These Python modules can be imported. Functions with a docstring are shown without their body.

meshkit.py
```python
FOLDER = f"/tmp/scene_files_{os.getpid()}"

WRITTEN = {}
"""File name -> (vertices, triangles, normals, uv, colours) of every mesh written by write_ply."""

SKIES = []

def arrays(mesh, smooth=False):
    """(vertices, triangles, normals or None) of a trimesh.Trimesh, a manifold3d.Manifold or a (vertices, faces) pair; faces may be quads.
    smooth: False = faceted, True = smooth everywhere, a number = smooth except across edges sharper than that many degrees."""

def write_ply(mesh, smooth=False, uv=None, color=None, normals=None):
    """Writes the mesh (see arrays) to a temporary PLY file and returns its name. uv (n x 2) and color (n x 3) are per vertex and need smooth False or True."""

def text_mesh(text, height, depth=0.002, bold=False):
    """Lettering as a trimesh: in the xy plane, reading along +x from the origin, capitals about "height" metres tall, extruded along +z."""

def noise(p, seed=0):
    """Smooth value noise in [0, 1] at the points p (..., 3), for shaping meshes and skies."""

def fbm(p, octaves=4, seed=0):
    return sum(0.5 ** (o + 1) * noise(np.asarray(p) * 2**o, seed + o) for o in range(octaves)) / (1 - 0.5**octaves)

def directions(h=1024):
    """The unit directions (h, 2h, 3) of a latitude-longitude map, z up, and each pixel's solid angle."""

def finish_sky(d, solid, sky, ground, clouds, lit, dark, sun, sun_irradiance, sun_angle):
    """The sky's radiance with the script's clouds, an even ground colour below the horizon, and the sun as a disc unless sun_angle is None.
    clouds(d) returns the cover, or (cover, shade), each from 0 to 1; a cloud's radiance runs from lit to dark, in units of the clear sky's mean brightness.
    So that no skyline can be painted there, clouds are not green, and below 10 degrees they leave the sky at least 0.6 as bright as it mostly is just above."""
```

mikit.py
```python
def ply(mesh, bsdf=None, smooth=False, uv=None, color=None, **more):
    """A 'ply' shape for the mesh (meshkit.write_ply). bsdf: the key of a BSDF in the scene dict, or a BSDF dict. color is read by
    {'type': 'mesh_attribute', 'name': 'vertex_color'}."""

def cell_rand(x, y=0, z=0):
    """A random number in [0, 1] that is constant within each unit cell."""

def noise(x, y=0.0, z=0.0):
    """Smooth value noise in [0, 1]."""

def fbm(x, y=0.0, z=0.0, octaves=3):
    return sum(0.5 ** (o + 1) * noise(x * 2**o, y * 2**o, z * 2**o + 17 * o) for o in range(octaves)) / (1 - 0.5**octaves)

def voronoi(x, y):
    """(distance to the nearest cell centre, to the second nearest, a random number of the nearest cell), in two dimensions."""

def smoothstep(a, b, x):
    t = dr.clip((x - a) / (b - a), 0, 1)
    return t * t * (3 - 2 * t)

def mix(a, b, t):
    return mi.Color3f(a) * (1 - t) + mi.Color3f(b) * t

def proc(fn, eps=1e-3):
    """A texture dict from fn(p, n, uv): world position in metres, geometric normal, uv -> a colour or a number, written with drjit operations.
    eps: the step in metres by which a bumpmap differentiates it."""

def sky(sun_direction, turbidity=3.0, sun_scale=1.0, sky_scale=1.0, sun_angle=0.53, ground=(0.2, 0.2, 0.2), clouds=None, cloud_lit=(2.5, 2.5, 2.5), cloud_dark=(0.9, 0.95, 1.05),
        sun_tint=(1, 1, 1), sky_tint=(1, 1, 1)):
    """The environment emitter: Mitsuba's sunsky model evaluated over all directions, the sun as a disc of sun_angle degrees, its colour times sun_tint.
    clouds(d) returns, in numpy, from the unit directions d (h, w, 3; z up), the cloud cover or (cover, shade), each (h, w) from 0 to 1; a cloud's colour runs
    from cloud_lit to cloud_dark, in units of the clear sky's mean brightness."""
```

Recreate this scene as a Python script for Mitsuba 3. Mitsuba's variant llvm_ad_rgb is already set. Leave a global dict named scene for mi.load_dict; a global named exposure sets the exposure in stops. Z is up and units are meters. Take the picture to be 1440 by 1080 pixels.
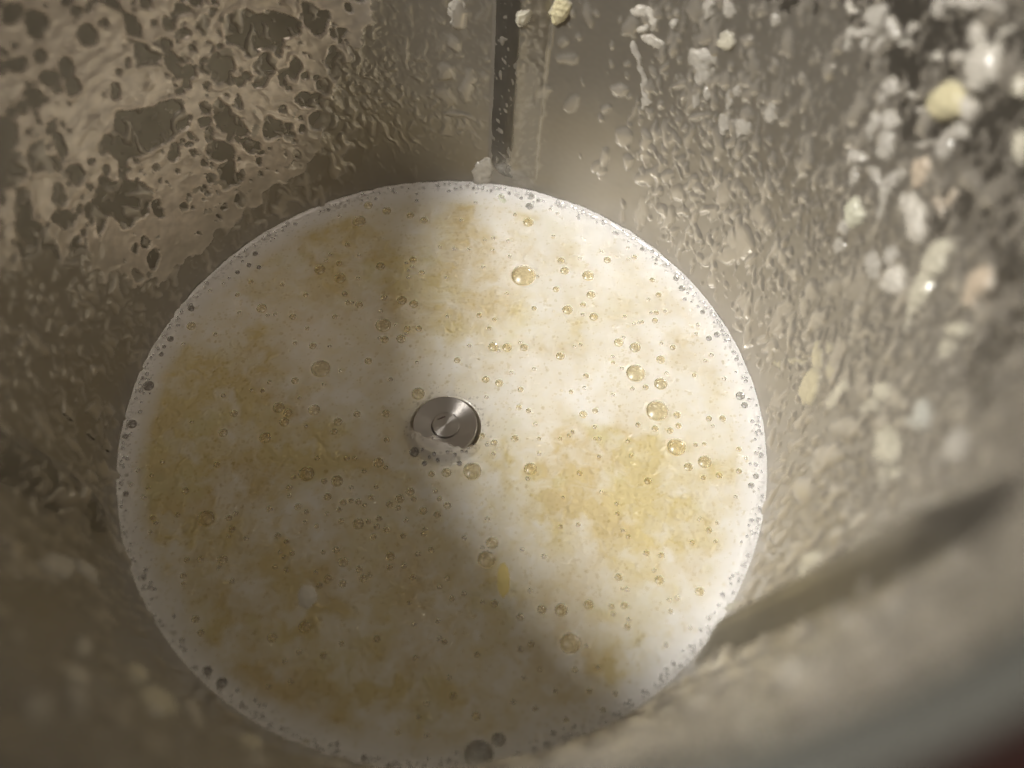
import math
import numpy as np
import trimesh
import mitsuba as mi
import mikit
import meshkit
from scipy import ndimage
from mikit import fbm, noise, smoothstep, mix

T = mi.ScalarTransform4f
U = 0.001            # the jar is laid out in millimetres

# ------------------------------------------------------------------ camera, lamp, room light, exposure
CAM = np.array([0.0, -83.235, 168.663])
FWD = np.array([0.07072022, 0.47912818, -0.87489133])
UPV = np.array([0.08711889, 0.87076906, 0.48391274])
RGT = np.cross(FWD, UPV)
FPX = 1400.0         # focal length in pixels of the 1440 x 1080 photograph
exposure = 0.0

scene = {'type': 'scene'}
labels = {}
scene['camera'] = {
    'type': 'thinlens', 'fov': math.degrees(2 * math.atan(720 / FPX)), 'fov_axis': 'x',
    'aperture_radius': 1.9 * U, 'focus_distance': 196 * U, 'near_clip': 0.002, 'far_clip': 20.0,
    'to_world': T().look_at(origin=(CAM * U).tolist(), target=((CAM + FWD * 100) * U).tolist(), up=UPV.tolist()),
    }
LAMP = np.array([-528.0, -117.0, 793.0])
scene['room_light'] = {'type': 'constant', 'radiance': {'type': 'rgb', 'value': [0.205, 0.178, 0.142]}}
scene['ceiling_lamp'] = {
    'type': 'disk', 'to_world': T().look_at(origin=(LAMP * U).tolist(), target=[0, 0, 0], up=[0, 1, 0]) @ T().scale(0.066),
    'emitter': {'type': 'area', 'radiance': {'type': 'rgb', 'value': [236, 227, 214]}},
    'bsdf': {'type': 'diffuse', 'reflectance': {'type': 'rgb', 'value': 0.8}}}
scene['added_fill_panel'] = {  # unseen soft panel, added to brighten the upper left wall
    'type': 'rectangle', 'to_world': T().look_at(origin=[0.75, -0.85, 1.25], target=[0, 0, 0.05], up=[0, 0, 1]) @ T().scale([0.34, 0.28, 1]),
    'emitter': {'type': 'area', 'radiance': {'type': 'rgb', 'value': [2.9, 2.44, 2.05]}},
    'bsdf': {'type': 'diffuse', 'reflectance': {'type': 'rgb', 'value': 0.8}}}
labels['added_fill_panel'] = {'label': 'added unseen fill panel behind the viewer to the right, brightening the upper left wall', 'category': 'lamp'}
labels['ceiling_lamp'] = {'label': 'small round warm lamp high above the left side of the jar', 'category': 'lamp'}

# ------------------------------------------------------------------ measures and placing
R, TAPER, RIM = 60.0, 0.1507, 121.0           # radius at the milk, flare, height of the rim
RIBS = (71.8, -50.6, -166.2)                  # where the three pressed ribs stand
RIBW, RIBH = (5.3, 6.6, 5.8), 4.2                         # half width at the foot and height, mm


def rib(theta, z):
    """how far the three ribs stand into the jar at an angle (degrees) and a height"""
    out = np.zeros(np.broadcast(theta, z).shape)
    top = np.clip((91 - z) / 10, 0, 1) ** 0.7
    for a, wd, run in zip(RIBS, RIBW, (10, 24, 22)):
        e = np.clip((z - 1.2) / run, 0, 1)
        rise = e * e * (3 - 2 * e) * top
        d = (theta - a + 180) % 360 - 180
        s = np.abs(np.radians(d) * (R + TAPER * z)) / wd * (R / (R + 0.5 * TAPER * z))
        x = np.clip(1 - s, 0, 1)
        out = np.maximum(out, RIBH * rise * (x - 0.16 * np.exp(-((1 - x) / 0.22) ** 2)) * np.minimum(1, x / 0.12))
    return out


def wall_xyz(theta, z, h=0.0, ribs=True):
    r = R + TAPER * z - h - (rib(theta, z) if ribs else 0)
    a = np.radians(theta)
    return np.stack([r * np.cos(a), r * np.sin(a), z + 0 * a], -1)


def ray(u, v):
    d = (u - 720) / FPX * RGT - (v - 540) / FPX * UPV + FWD
    return d / np.linalg.norm(d)


def on_milk(u, v, z=0.0):
    d = ray(u, v)
    return CAM + d * ((z - CAM[2]) / d[2])


def on_wall(u, v):
    d = ray(u, v)
    k = R + TAPER * CAM[2]
    a = d[0] ** 2 + d[1] ** 2 - (TAPER * d[2]) ** 2
    b = 2 * (CAM[0] * d[0] + CAM[1] * d[1] - TAPER * k * d[2])
    c = CAM[0] ** 2 + CAM[1] ** 2 - k * k
    t = (-b + math.sqrt(max(b * b - 4 * a * c, 0))) / (2 * a)
    p = CAM + d * t
    return math.degrees(math.atan2(p[1], p[0])), p[2], t


def sz(u, v):
    """arc length from angle 0 and height of a point seen on the wall"""
    th, z, _ = on_wall(u, v)
    return np.array([th, z])


def wall_ellipse(u, v, rx, ry, rot=0.0):
    """centre (degrees, mm) and the 2 x 2 matrix that maps a wall offset (mm along, mm up) to the unit disc"""
    c = sz(u, v)
    e = 2.0
    sc = math.radians(1) * (R + TAPER * c[1])
    du = (sz(u + e, v) - sz(u - e, v)) / (2 * e)
    dv = (sz(u, v + e) - sz(u, v - e)) / (2 * e)
    J = np.array([[du[0] * sc, dv[0] * sc], [du[1], dv[1]]])
    r = math.radians(rot)
    A = J @ np.array([[math.cos(r), -math.sin(r)], [math.sin(r), math.cos(r)]]) @ np.diag([rx, ry])
    return c, np.linalg.inv(A)


def f2(u, v, seed=0, octaves=3):
    return sum(0.5 ** (k + 1) * meshkit.noise(np.stack([2 ** k * (u * math.cos(0.65 + 0.9 * k) - v * math.sin(0.65 + 0.9 * k)), 2 ** k * (u * math.sin(0.65 + 0.9 * k) + v * math.cos(0.65 + 0.9 * k)), np.full_like(u, seed * 7.3 + k * 3.1 + 0.5)], -1), seed + k) for k in range(octaves)) / (1 - 0.5 ** octaves)


def put(key, mesh, bsdf, smooth=False, **k):
    scene[key] = mikit.ply(mesh, bsdf, smooth, **k)
    return key


def grid_mesh(P, keep=None):
    """triangles over a grid of points (n, m, 3), only the cells in keep; unused points dropped; also returns the index of the points kept"""
    n, m = P.shape[:2]
    i = np.arange(n * m).reshape(n, m)
    q = np.stack([i[:-1, :-1], i[1:, :-1], i[1:, 1:], i[:-1, 1:]], -1)
    q = q[keep] if keep is not None else q.reshape(-1, 4)
    f = np.vstack([q[:, [0, 1, 2]], q[:, [0, 2, 3]]])
    used, inv = np.unique(f, return_inverse=True)
    return P.reshape(-1, 3)[used] * U, inv.reshape(-1, 3), used


# ------------------------------------------------------------------ materials
def steel_color(p, n, uv):
    g = fbm(p.x * 260, p.y * 260, p.z * 160, 3)
    return mix((0.16, 0.15, 0.13), (0.22, 0.208, 0.185), g)


def steel_rough(p, n, uv):
    return 0.30 + 0.16 * fbm(p.x * 120 + 5, p.y * 120, p.z * 90, 3)


scene['steel'] = {'type': 'twosided', 'bsdf': {'type': 'principled', 'base_color': mikit.proc(steel_color), 'roughness': mikit.proc(steel_rough), 'metallic': 0.82, 'specular': 0.5}}
scene['hub_steel'] = {'type': 'twosided', 'bsdf': {'type': 'principled', 'base_color': {'type': 'rgb', 'value': [0.50, 0.47, 0.44]}, 'roughness': 0.34, 'metallic': 1.0, 'anisotropic': 0.85}}
scene['lip_steel'] = {'type': 'twosided', 'bsdf': {'type': 'principled', 'base_color': {'type': 'rgb', 'value': [0.16, 0.165, 0.15]}, 'roughness': 0.5, 'metallic': 0.6}}
scene['red_paint'] = {'type': 'twosided', 'bsdf': {'type': 'principled', 'base_color': {'type': 'rgb', 'value': [0.022, 0.006, 0.005]}, 'roughness': 0.35}}
scene['counter_stone'] = {'type': 'twosided', 'bsdf': {'type': 'principled', 'base_color': mikit.proc(lambda p, n, uv: mix((0.035, 0.014, 0.011), (0.06, 0.03, 0.022), fbm(p.x * 90, p.y * 90, 0, 3))), 'roughness': 0.4}}
VC = {'type': 'mesh_attribute', 'name': 'vertex_color'}
scene['milk'] = {'type': 'twosided', 'bsdf': {'type': 'principled', 'base_color': VC, 'roughness': 0.115, 'specular': 0.5}}
scene['splash_milk'] = {'type': 'twosided', 'bsdf': {'type': 'principled', 'base_color': VC, 'roughness': 0.19, 'specular': 0.8, 'metallic': 0.45}}
scene['film_milk'] = {'type': 'twosided', 'bsdf': {'type': 'principled', 'base_color': VC, 'roughness': 0.22, 'specular': 0.8, 'metallic': 0.3}}
scene['pulp'] = {'type': 'twosided', 'bsdf': {'type': 'principled', 'base_color': VC, 'roughness': 0.17, 'specular': 0.7}}
scene['bubble_film'] = {'type': 'blendbsdf', 'weight': 0.05, 'clear': {'type': 'thindielectric', 'int_ior': 1.33}, 'sheen': {'type': 'twosided', 'bsdf': {'type': 'roughconductor', 'material': 'none', 'alpha': 0.13}}}

# ------------------------------------------------------------------ counter under the jar
scene['counter'] = {'type': 'rectangle', 'to_world': T().translate([0, 0, -0.030]) @ T().scale(1.5), 'bsdf': {'type': 'ref', 'id': 'counter_stone'}}
labels['counter'] = {'label': 'dark reddish counter under the blender jar', 'category': 'counter', 'kind': 'structure'}

# ------------------------------------------------------------------ blender jar
labels['blender_jar'] = {'label': 'open steel blender jar with three pressed ribs, its inside splashed with milk and pulp', 'category': 'blender jar'}
th = np.linspace(-180, 180, 361)
zz = np.array([-18.0, 0, 30, 60, 90, 120, RIM])
P = wall_xyz(th[None], zz[:, None], 0, ribs=False)
v, f, _ = grid_mesh(P)
put('blender_jar__wall', (v, f), 'steel', True)
for k, a in enumerate(RIBS):
    ta = np.linspace(-8.0, 8.0, 65)
    zr = np.linspace(-4, 92, 65)
    tt, zg = np.meshgrid(a + ta, zr)
    h = rib(tt, zg)
    h = np.where(h > 1e-6, h, -0.25)
    v, f, _ = grid_mesh(wall_xyz(tt, zg, h, ribs=False))
    put('blender_jar__rib' + (f'_{k:03d}' if k else ''), (v, f), 'steel', True)
prof = []                                        # rolled lip and outer shell as profiles turned about the axis
rr = R + TAPER * RIM
lip = [(rr + 1.5 + 1.7 * math.cos(t), RIM + 0.2 + 1.5 * math.sin(t)) for t in np.linspace(math.pi, -0.6 * math.pi, 15)]


def lathe(profile, n=240):
    a = np.radians(np.linspace(0, 360, n + 1))
    p = np.array(profile)
    return np.stack([p[:, 0][:, None] * np.cos(a), p[:, 0][:, None] * np.sin(a), p[:, 1][:, None] + 0 * a], -1)


v, f, _ = grid_mesh(lathe(lip)); put('blender_jar__lip', (v, f), 'lip_steel', True)
v, f, _ = grid_mesh(lathe([(rr + 1.4, RIM - 1.6), (rr + 4.2, RIM - 2.2), (rr + 6.5, RIM - 5), (rr + 6, RIM - 30), (R + 8, 0), (R + 3, -22), (R + 2, -27), (R - 3, -29.5), (0.1, -29.5)], 120))
put('blender_jar__outer_shell', (v, f), 'red_paint', 40)
v, f, _ = grid_mesh(lathe([(R - 2.4, -17.9), (30, -17.5), (0.05, -17.2)], 120)); put('blender_jar__floor', (v, f), 'steel', True)

# ------------------------------------------------------------------ blade hub in the middle of the milk
HUB = on_milk(626, 598, 0.9)


def turned_uv(q):
    n_, m_ = q.shape[:2]
    return np.stack(np.meshgrid(np.linspace(0, 1, n_), np.linspace(0, 1, m_), indexing='ij'), -1).reshape(-1, 2)



labels['blade_hub'] = {'label': 'round dished steel blade hub standing out of the middle of the milk', 'category': 'blade hub'}
q = lathe([(5.9, -17), (6.0, 0.2), (6.05, 0.95), (5.97, 1.08), (5.8, 1.12), (4.4, 0.86), (2.9, 0.66), (2.62, 0.62)], 96); q[..., :2] += HUB[:2]
v, f, _ = grid_mesh(q); put('blade_hub__cap', (v, f), 'hub_steel', True, uv=turned_uv(q))
q = lathe([(2.62, 0.2), (2.6, 0.92), (2.5, 1.0), (2.3, 1.02), (0.02, 1.08)], 64); q[..., :2] += HUB[:2] + [0.15, 0.1]
v, f, _ = grid_mesh(q); put('blade_hub__button', (v, f), 'hub_steel', True, uv=turned_uv(q))
m = trimesh.creation.box([1.6, 0.22, 0.1]); m.apply_transform(trimesh.transformations.rotation_matrix(0.35, [0, 0, 1])); m.apply_translation([HUB[0] - 0.6, HUB[1] + 1.5, 1.03])
m.apply_scale(U); put('blade_hub__slot', m, 'counter_stone')

# ------------------------------------------------------------------ milk: bubbles first (seen position and radius in photograph pixels)
BUB = '''359 357 3.5 d;350 373 3 d;364 376 3 d;334 383 3 d;450 380 7.5;477 371 4;478 392 8;368 434 7;412 446 4.5;505 429 5;540 419 4.5;565 423 7;582 428 6;539 458 10.5;541 478 5.5;564 477 6.5;589 463 4.5
573 463 4.5;440 487 5;471 446 3.5;581 366 5;593 384 4;535 375 6;544 297 6;577 303 5;596 310 5;505 312 9;518 289 6;353 397 3.5;334 415 3;397 401 3;430 415 3.5;485 414 4;489 345 3.5;489 426 3.5;462 296 2.5 d;415 483 3;432 462 3
736 388 16.5;745 290 5.5 g;789 367 5;794 381 6;827 388 8;831 415 6;835 446 6;870 482 6.5;893 489 7.5;854 366 5;694 488 7;713 489 6.5;737 489 5.5;674 444 4;695 450 3;688 462 3;743 313 7;782 407 4.5;820 429 4;751 434 3.5;798 436 7
892 362 3.5;917 394 3.5;926 415 4;921 451 4;923 440 3.5;903 453 2.5;724 302 2.5;705 277 4.5 g;951 392 4 g;959 406 4.5 g;903 351 3 g;923 366 2.5 g;868 329 2.5 g;748 278 4 g;757 283 3 g;733 279 2.2 d;716 273 2.2 d;691 269 2 d;666 266 2 d
788 501 6;894 525 13;929 506 6;929 540 9;924 578 15;952 584 5;951 629 12.5;991 650 9;968 657 6;820 583 5.5;837 578 4;824 529 4;921 603 4.5;942 606 4.5;997 589 4;1016 589 4.5;954 599 4;897 598 3.5;1041 557 6 g;1047 570 4.5 g;997 476 4 g;1008 471 4 g;988 439 3.5 g;595 589 4 d;593 597 2.5 d;601 599 2.5 d;586 604 4 d;604 613 2 d;605 608 1.6 d;643 609 2 d;654 619 2 d;646 619 1.6 d;641 616 1.6 d;611 642 2.6 d;630 640 2.6 d;640 643 2.6 d;616 649 2.6 d;650 638 2.2 d;656 638 2 d;604 645 2.2 d;666 623 1.6 d;659 632 1.6 d;594 636 2 d
978 626 3;990 625 3;908 545 4;976 528 3;803 551 3;862 510 3;946 489 4;887 641 3;800 613 3;805 608 2.8;837 617 2.8;788 617 2.8;1039 632 3.5;911 677 5;792 700 2.5;788 741 3;813 738 3;870 812 5;927 816 6;874 828 2.5;828 851 6.5;878 852 5;860 853 4;789 858 8.5;762 857 6
909 778 4;930 781 4;997 746 4;973 763 3.5;1008 736 2.2;1006 762 2.5;943 860 3;984 832 6;1011 669 4.5;1039 663 4;1056 683 4 g;1063 670 4 g;989 672 3.5;868 723 3;883 755 3;815 666 4;695 623 4.5;724 617 5;746 660 9;664 663 12.5;628 665 6.5;607 667 4.5;597 652 3.5 d;646 652 3.5 d;583 637 6.5 d;532 651 7
588 554 9;543 582 5.5;683 534 5;702 539 5.5;678 613 4;643 507 4.5;518 508 5;743 578 3.5;758 617 3;732 548 4;730 573 4;451 519 13;415 536 5;379 538 3;369 550 3;392 574 8;405 581 6;400 594 6.5;329 582 5;373 616 8;442 577 8;470 607 4.5;502 583 5;475 594 6;544 619 4;431 667 10.5;474 677 8
446 645 3.5;488 645 4;499 645 3;407 686 4;413 672 3.5;456 677 4;461 699 5;483 707 4.5;494 705 3.5;504 706 4.5;419 713 4.5;379 716 4;562 702 6;577 692 6;582 702 3.5;612 691 3.5;618 702 3.5;629 711 5;595 719 5.5;548 710 4.5;560 715 4;522 700 4;529 685 3;512 663 3;513 711 3;543 658 3;477 717 3.5
504 737 7.5;480 733 4;615 724 5;549 783 6;483 791 6.5;505 801 4.5;511 814 5;461 815 5.5;482 821 5;449 824 4;429 882 8;383 897 6;445 740 3;391 754 4;403 763 3.5;411 778 3.5;400 784 3;387 798 3;473 774 4.5;455 777 3;530 741 4;544 745 4.5;525 755 4;567 754 3.5;568 796 3.5;548 798 4;580 812 4
606 774 4;636 842 4;530 899 4.5;455 922 4;481 905 3.5;625 903 3.5;585 926 3.5;571 732 3;576 848 2.5;616 874 2.5;533 730 4;518 734 3.5;596 751 3.5;326 745 4.5;186 597 6 d;177 605 3 d;177 615 3.5 d;305 654 3.8;177 695 3.7 d;261 691 4.5;290 730 11;215 729 3.5;250 725 3;209 687 2.5;213 669 2.5;322 729 4;314 609 6
313 788 6.5;282 787 4;258 810 4;263 788 3.5;283 890 4;275 871 4.5;212 749 2.5;203 813 2.5 d;258 821 3;269 434 4.5 d;269 459 6;240 477 4 d;231 488 2.5 d;227 499 3 d;209 543 7 d;202 533 2 d;692 764 8.5;684 787 12;802 905 14;732 868 5;695 849 5;673 1063 19 g;701 1041 9 g;769 1048 5 g;778 1032 4 g
670 1007 5.5;753 997 3.5;882 882 4.5;747 906 4;808 942 4;865 976 3.5;848 999 3.5;796 1013 3.5;637 979 4.5;512 1067 4.5 d;548 1077 3.5 d;560 1030 3.5;589 1009 3;781 972 3;829 972 3.5;292 944 6 d;312 961 7 d;430 1043 3'''
bubbles = []
for item in BUB.replace('\n', ';').split(';'):
    w = item.split()
    p = on_milk(float(w[0]), float(w[1]))
    r = float(w[2]) * np.linalg.norm(p - CAM) / FPX
    if np.hypot(p[0], p[1]) + 0.4 * r < R - 0.15:
        bubbles.append((p[0], p[1], r, w[3] if len(w) > 3 else ''))

# yellow pulp showing through the foam: x, y, half sizes, turn (degrees), strength
PATCH = '''480 332 60 34 -10 .75;430 392 95 40 -20 .45;648 316 36 44 0 .8;610 425 120 45 10 .5;660 455 60 30 10 .35;560 372 50 26 -20 .5;275 520 80 38 -10 .6;285 500 30 14 0 .5;362 490 24 18 20 .7;240 655 72 52 10 .95;378 690 30 30 0 .8;470 625 66 30 5 .5
718 425 32 22 30 .5;805 470 32 10 -30 .3;860 690 105 52 0 .95;905 640 50 18 0 .75;770 700 60 50 0 .6;940 785 42 24 0 .6;890 735 60 50 0 .7;960 700 32 30 0 .7;695 815 18 30 5 .6;660 825 30 28 0 .3;480 848 34 30 0 .5;310 800 70 80 0 .4;455 960 60 44 10 .8
370 950 80 50 20 .6;520 985 46 34 0 .8;610 1015 36 34 0 .75;640 870 30 26 0 .35;870 925 60 26 -20 .45;985 490 22 16 0 .35;1000 530 24 18 30 .3;540 668 50 16 25 .6;500 645 40 16 40 .4;700 930 60 30 0 .3;560 940 60 34 0 .5;880 430 60 34 0 .2;330 560 50 30 0 .5
640 390 60 40 0 .4;415 600 60 40 0 .35;400 640 70 30 0 .4;590 740 50 16 0 .2;760 355 22 24 0 .35;745 312 12 10 0 .4;690 360 18 10 0 .4;270 760 60 40 0 .45;420 835 70 50 0 .35;240 720 50 30 0 .3;640 760 30 14 0 .15;720 640 40 6 -3 .5;830 636 90 14 -6 .6'''
G = 0.165
n = int(2 * (R + 0.7) / G) + 1
ax = (np.arange(n) - n / 2 + 0.5) * G
X, Y = np.meshgrid(ax, ax, indexing='ij')
RR = np.hypot(X, Y)
wx = (f2(X / 7, Y / 7, 1, 4) - 0.5) * 14
wy = (f2(X / 7, Y / 7, 2, 4) - 0.5) * 14
wx2 = (f2(X / 2.2, Y / 2.2, 3) - 0.5) * 4
wy2 = (f2(X / 2.2, Y / 2.2, 4) - 0.5) * 4
pulp = np.zeros_like(X)
for item in PATCH.replace('\n', ';').split(';'):
    u, w, a, b, rot, s = map(float, item.split())
    c = on_milk(u, w)
    e = 2.0
    J = np.stack([(on_milk(u + e, w) - on_milk(u - e, w))[:2], (on_milk(u, w + e) - on_milk(u, w - e))[:2]], 1) / (2 * e)
    r_ = math.radians(rot)
    A = np.linalg.inv(J @ np.array([[math.cos(r_), -math.sin(r_)], [math.sin(r_), math.cos(r_)]]) @ np.diag([a, b]))
    dx, dy = X + 1.25 * wx + wx2 - c[0], Y + 1.25 * wy + wy2 - c[1]
    d2 = (A[0, 0] * dx + A[0, 1] * dy) ** 2 + (A[1, 0] * dx + A[1, 1] * dy) ** 2
    pulp = 1 - (1 - pulp) * (1 - 0.92 * s * np.exp(-d2 * 0.75))
tex = f2(X / 3.1 + wx2 * .4, Y / 3.1 + wy2 * .4, 5, 5)
tex2 = f2(X / 1.1 + wx2, Y / 1.1 + wy2, 6, 4)
fine = f2(X / 0.45, Y / 0.45, 7, 3)
ang = (f2(X / 16, Y / 16, 15, 2) - 0.5) * 9                        # pulp fibres run in slowly turning directions
fa, fb = X * np.cos(ang) + Y * np.sin(ang), -X * np.sin(ang) + Y * np.cos(ang)
fibre = 1 - np.abs(2 * f2((X + wx2) / 1.6 + 0.3 * fa, (Y + wy2) / 1.6, 16, 4) - 1) * 2.2
fibre = np.clip(fibre, 0, 1)
edge = np.clip((R - RR - 1.6 - 2.2 * (f2(X / 6, Y / 6, 8) - 0.3)) / 3.5, 0, 1)
pulp = np.clip(pulp * (0.25 + 1.25 * tex) + pulp * (0.55 * (tex2 - 0.5) + 0.3 * (fibre - 0.45)), 0, 1) * edge
swirl = f2(X / 11 + (wx + wx2) * .12, Y / 11 + (wy + wy2) * .12, 18, 5)
mott = np.clip((0.6 * tex + 0.6 * swirl - 0.39) * 2.1, 0, 1) * (0.36 + 0.55 * np.clip((-X * 0.6 - Y * 0.8) / 40 + 0.3, 0, 1)) * edge
amount = np.clip(pulp + mott, 0, 1)
foam_c = np.array([0.815, 0.795, 0.735])
rim_c = np.array([0.80, 0.79, 0.77])
yel_c = np.array([0.635, 0.54, 0.29])
tan_c = np.array([0.60, 0.495, 0.275])
und = yel_c + (tan_c - yel_c) * np.clip((f2(X / 9, Y / 9, 9) - 0.4) * 4, 0, 1)[..., None]
grn = np.clip((f2(X / 8, Y / 8, 14) - 0.55) * 5, 0, 1)[..., None]
und = und + (np.array([0.64, 0.60, 0.36]) - und) * grn * 0.6
C = foam_c + (und - foam_c) * (amount ** 0.85)[..., None]
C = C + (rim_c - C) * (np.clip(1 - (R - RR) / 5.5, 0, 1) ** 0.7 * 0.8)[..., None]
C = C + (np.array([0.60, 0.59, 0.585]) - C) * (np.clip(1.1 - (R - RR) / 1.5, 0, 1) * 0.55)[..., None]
C *= (0.975 + 0.05 * fine)[..., None]
H = 0.10 * (f2(X / 9, Y / 9, 10) - 0.5) + amount * (0.6 * (tex2 - 0.5) + 0.25 * (fine - 0.5) + 0.10 * fibre) + 0.05 * (fine - 0.5)
H += (0.5 + 0.8 * f2(X / 2.5, Y / 2.5, 17, 3)) * np.exp(-(R + 0.1 - RR) / 0.75)                      # the milk climbs the wall a little
# foam lying over the near half of the hub
hx, hy = X - HUB[0], Y - HUB[1]
hr = np.hypot(hx, hy)
cover = np.clip((-hy * 0.95 - hx * 0.42 - 1.5 + 3.4 * (f2(X / 1.5, Y / 1.5, 11, 4) - 0.5)) / 2.4, 0, 1)
over = np.clip((7.9 - hr) / 1.8, 0, 1) * cover
H += over * 1.30 - np.clip((6.75 - hr) / 0.6, 0, 1) * (1 - cover) * 1.2
thin = np.clip((6.8 - hr) / 1.6, 0, 1) * np.clip(cover * 6, 0, 1) * (1.15 - 0.4 * cover)
C = C + (np.array([0.36, 0.335, 0.325]) - C) * (thin * (0.6 + 0.6 * tex2))[..., None].clip(0, 0.9)
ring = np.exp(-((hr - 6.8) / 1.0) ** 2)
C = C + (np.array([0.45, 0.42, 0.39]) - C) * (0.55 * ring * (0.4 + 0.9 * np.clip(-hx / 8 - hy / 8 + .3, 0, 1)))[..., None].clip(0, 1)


def stamp_milk(x, y, r, col, mixin, depth, soft=0.35):
    w = r * 1.6 + 0.3
    i0, i1 = np.searchsorted(ax, [x - w, x + w]); j0, j1 = np.searchsorted(ax, [y - w, y + w])
    if i1 - i0 < 1 or j1 - j0 < 1:
        return
    sl = (slice(i0, i1), slice(j0, j1))
    d = np.hypot(X[sl] - x, Y[sl] - y) / r
    a = np.clip((1 + soft / 2 - d) / soft, 0, 1)
    a = a * a * (3 - 2 * a)
    k = C[sl]
    C[sl] = k + (col - k) * (a * mixin)[..., None]
    H[sl] += -depth * r * np.sqrt(np.clip(1 - d * d, 0, 1)) + 0.06 * r * np.exp(-((d - 1.08) / 0.16) ** 2)


rng = np.random.default_rng(11)
cen = np.array([[b[0], b[1], b[2]] for b in bubbles])
tiny_caps = []
for k in range(15000):                                                # pits of tiny bubbles all over
    a, r0 = rng.uniform(0, 2 * math.pi), (R - 0.5) * math.sqrt(rng.random())
    x, y = r0 * math.cos(a), r0 * math.sin(a)
    dens = meshkit.noise(np.array([x / 7, y / 7, 3.3]), 12)
    if rng.random() > 0.35 + 1.3 * dens ** 3 or math.hypot(x - HUB[0], y - HUB[1]) < 7 and (y - HUB[1]) > -2.0:
        continue
    if (np.hypot(cen[:, 0] - x, cen[:, 1] - y) < cen[:, 2] + 0.3).any():
        continue
    r = 0.11 + 0.08 * rng.exponential()
    r = min(r, 0.5)
    i, j = np.searchsorted(ax, x), np.searchsorted(ax, y)
    base = C[min(i, n - 1), min(j, n - 1)].copy()
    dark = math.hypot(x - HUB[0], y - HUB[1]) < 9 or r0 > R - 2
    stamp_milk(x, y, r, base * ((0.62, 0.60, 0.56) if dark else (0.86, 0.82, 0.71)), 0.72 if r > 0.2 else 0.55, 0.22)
    if r > 0.42:
        tiny_caps.append((x, y, 0.85 * r))
rim_caps = []
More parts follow.
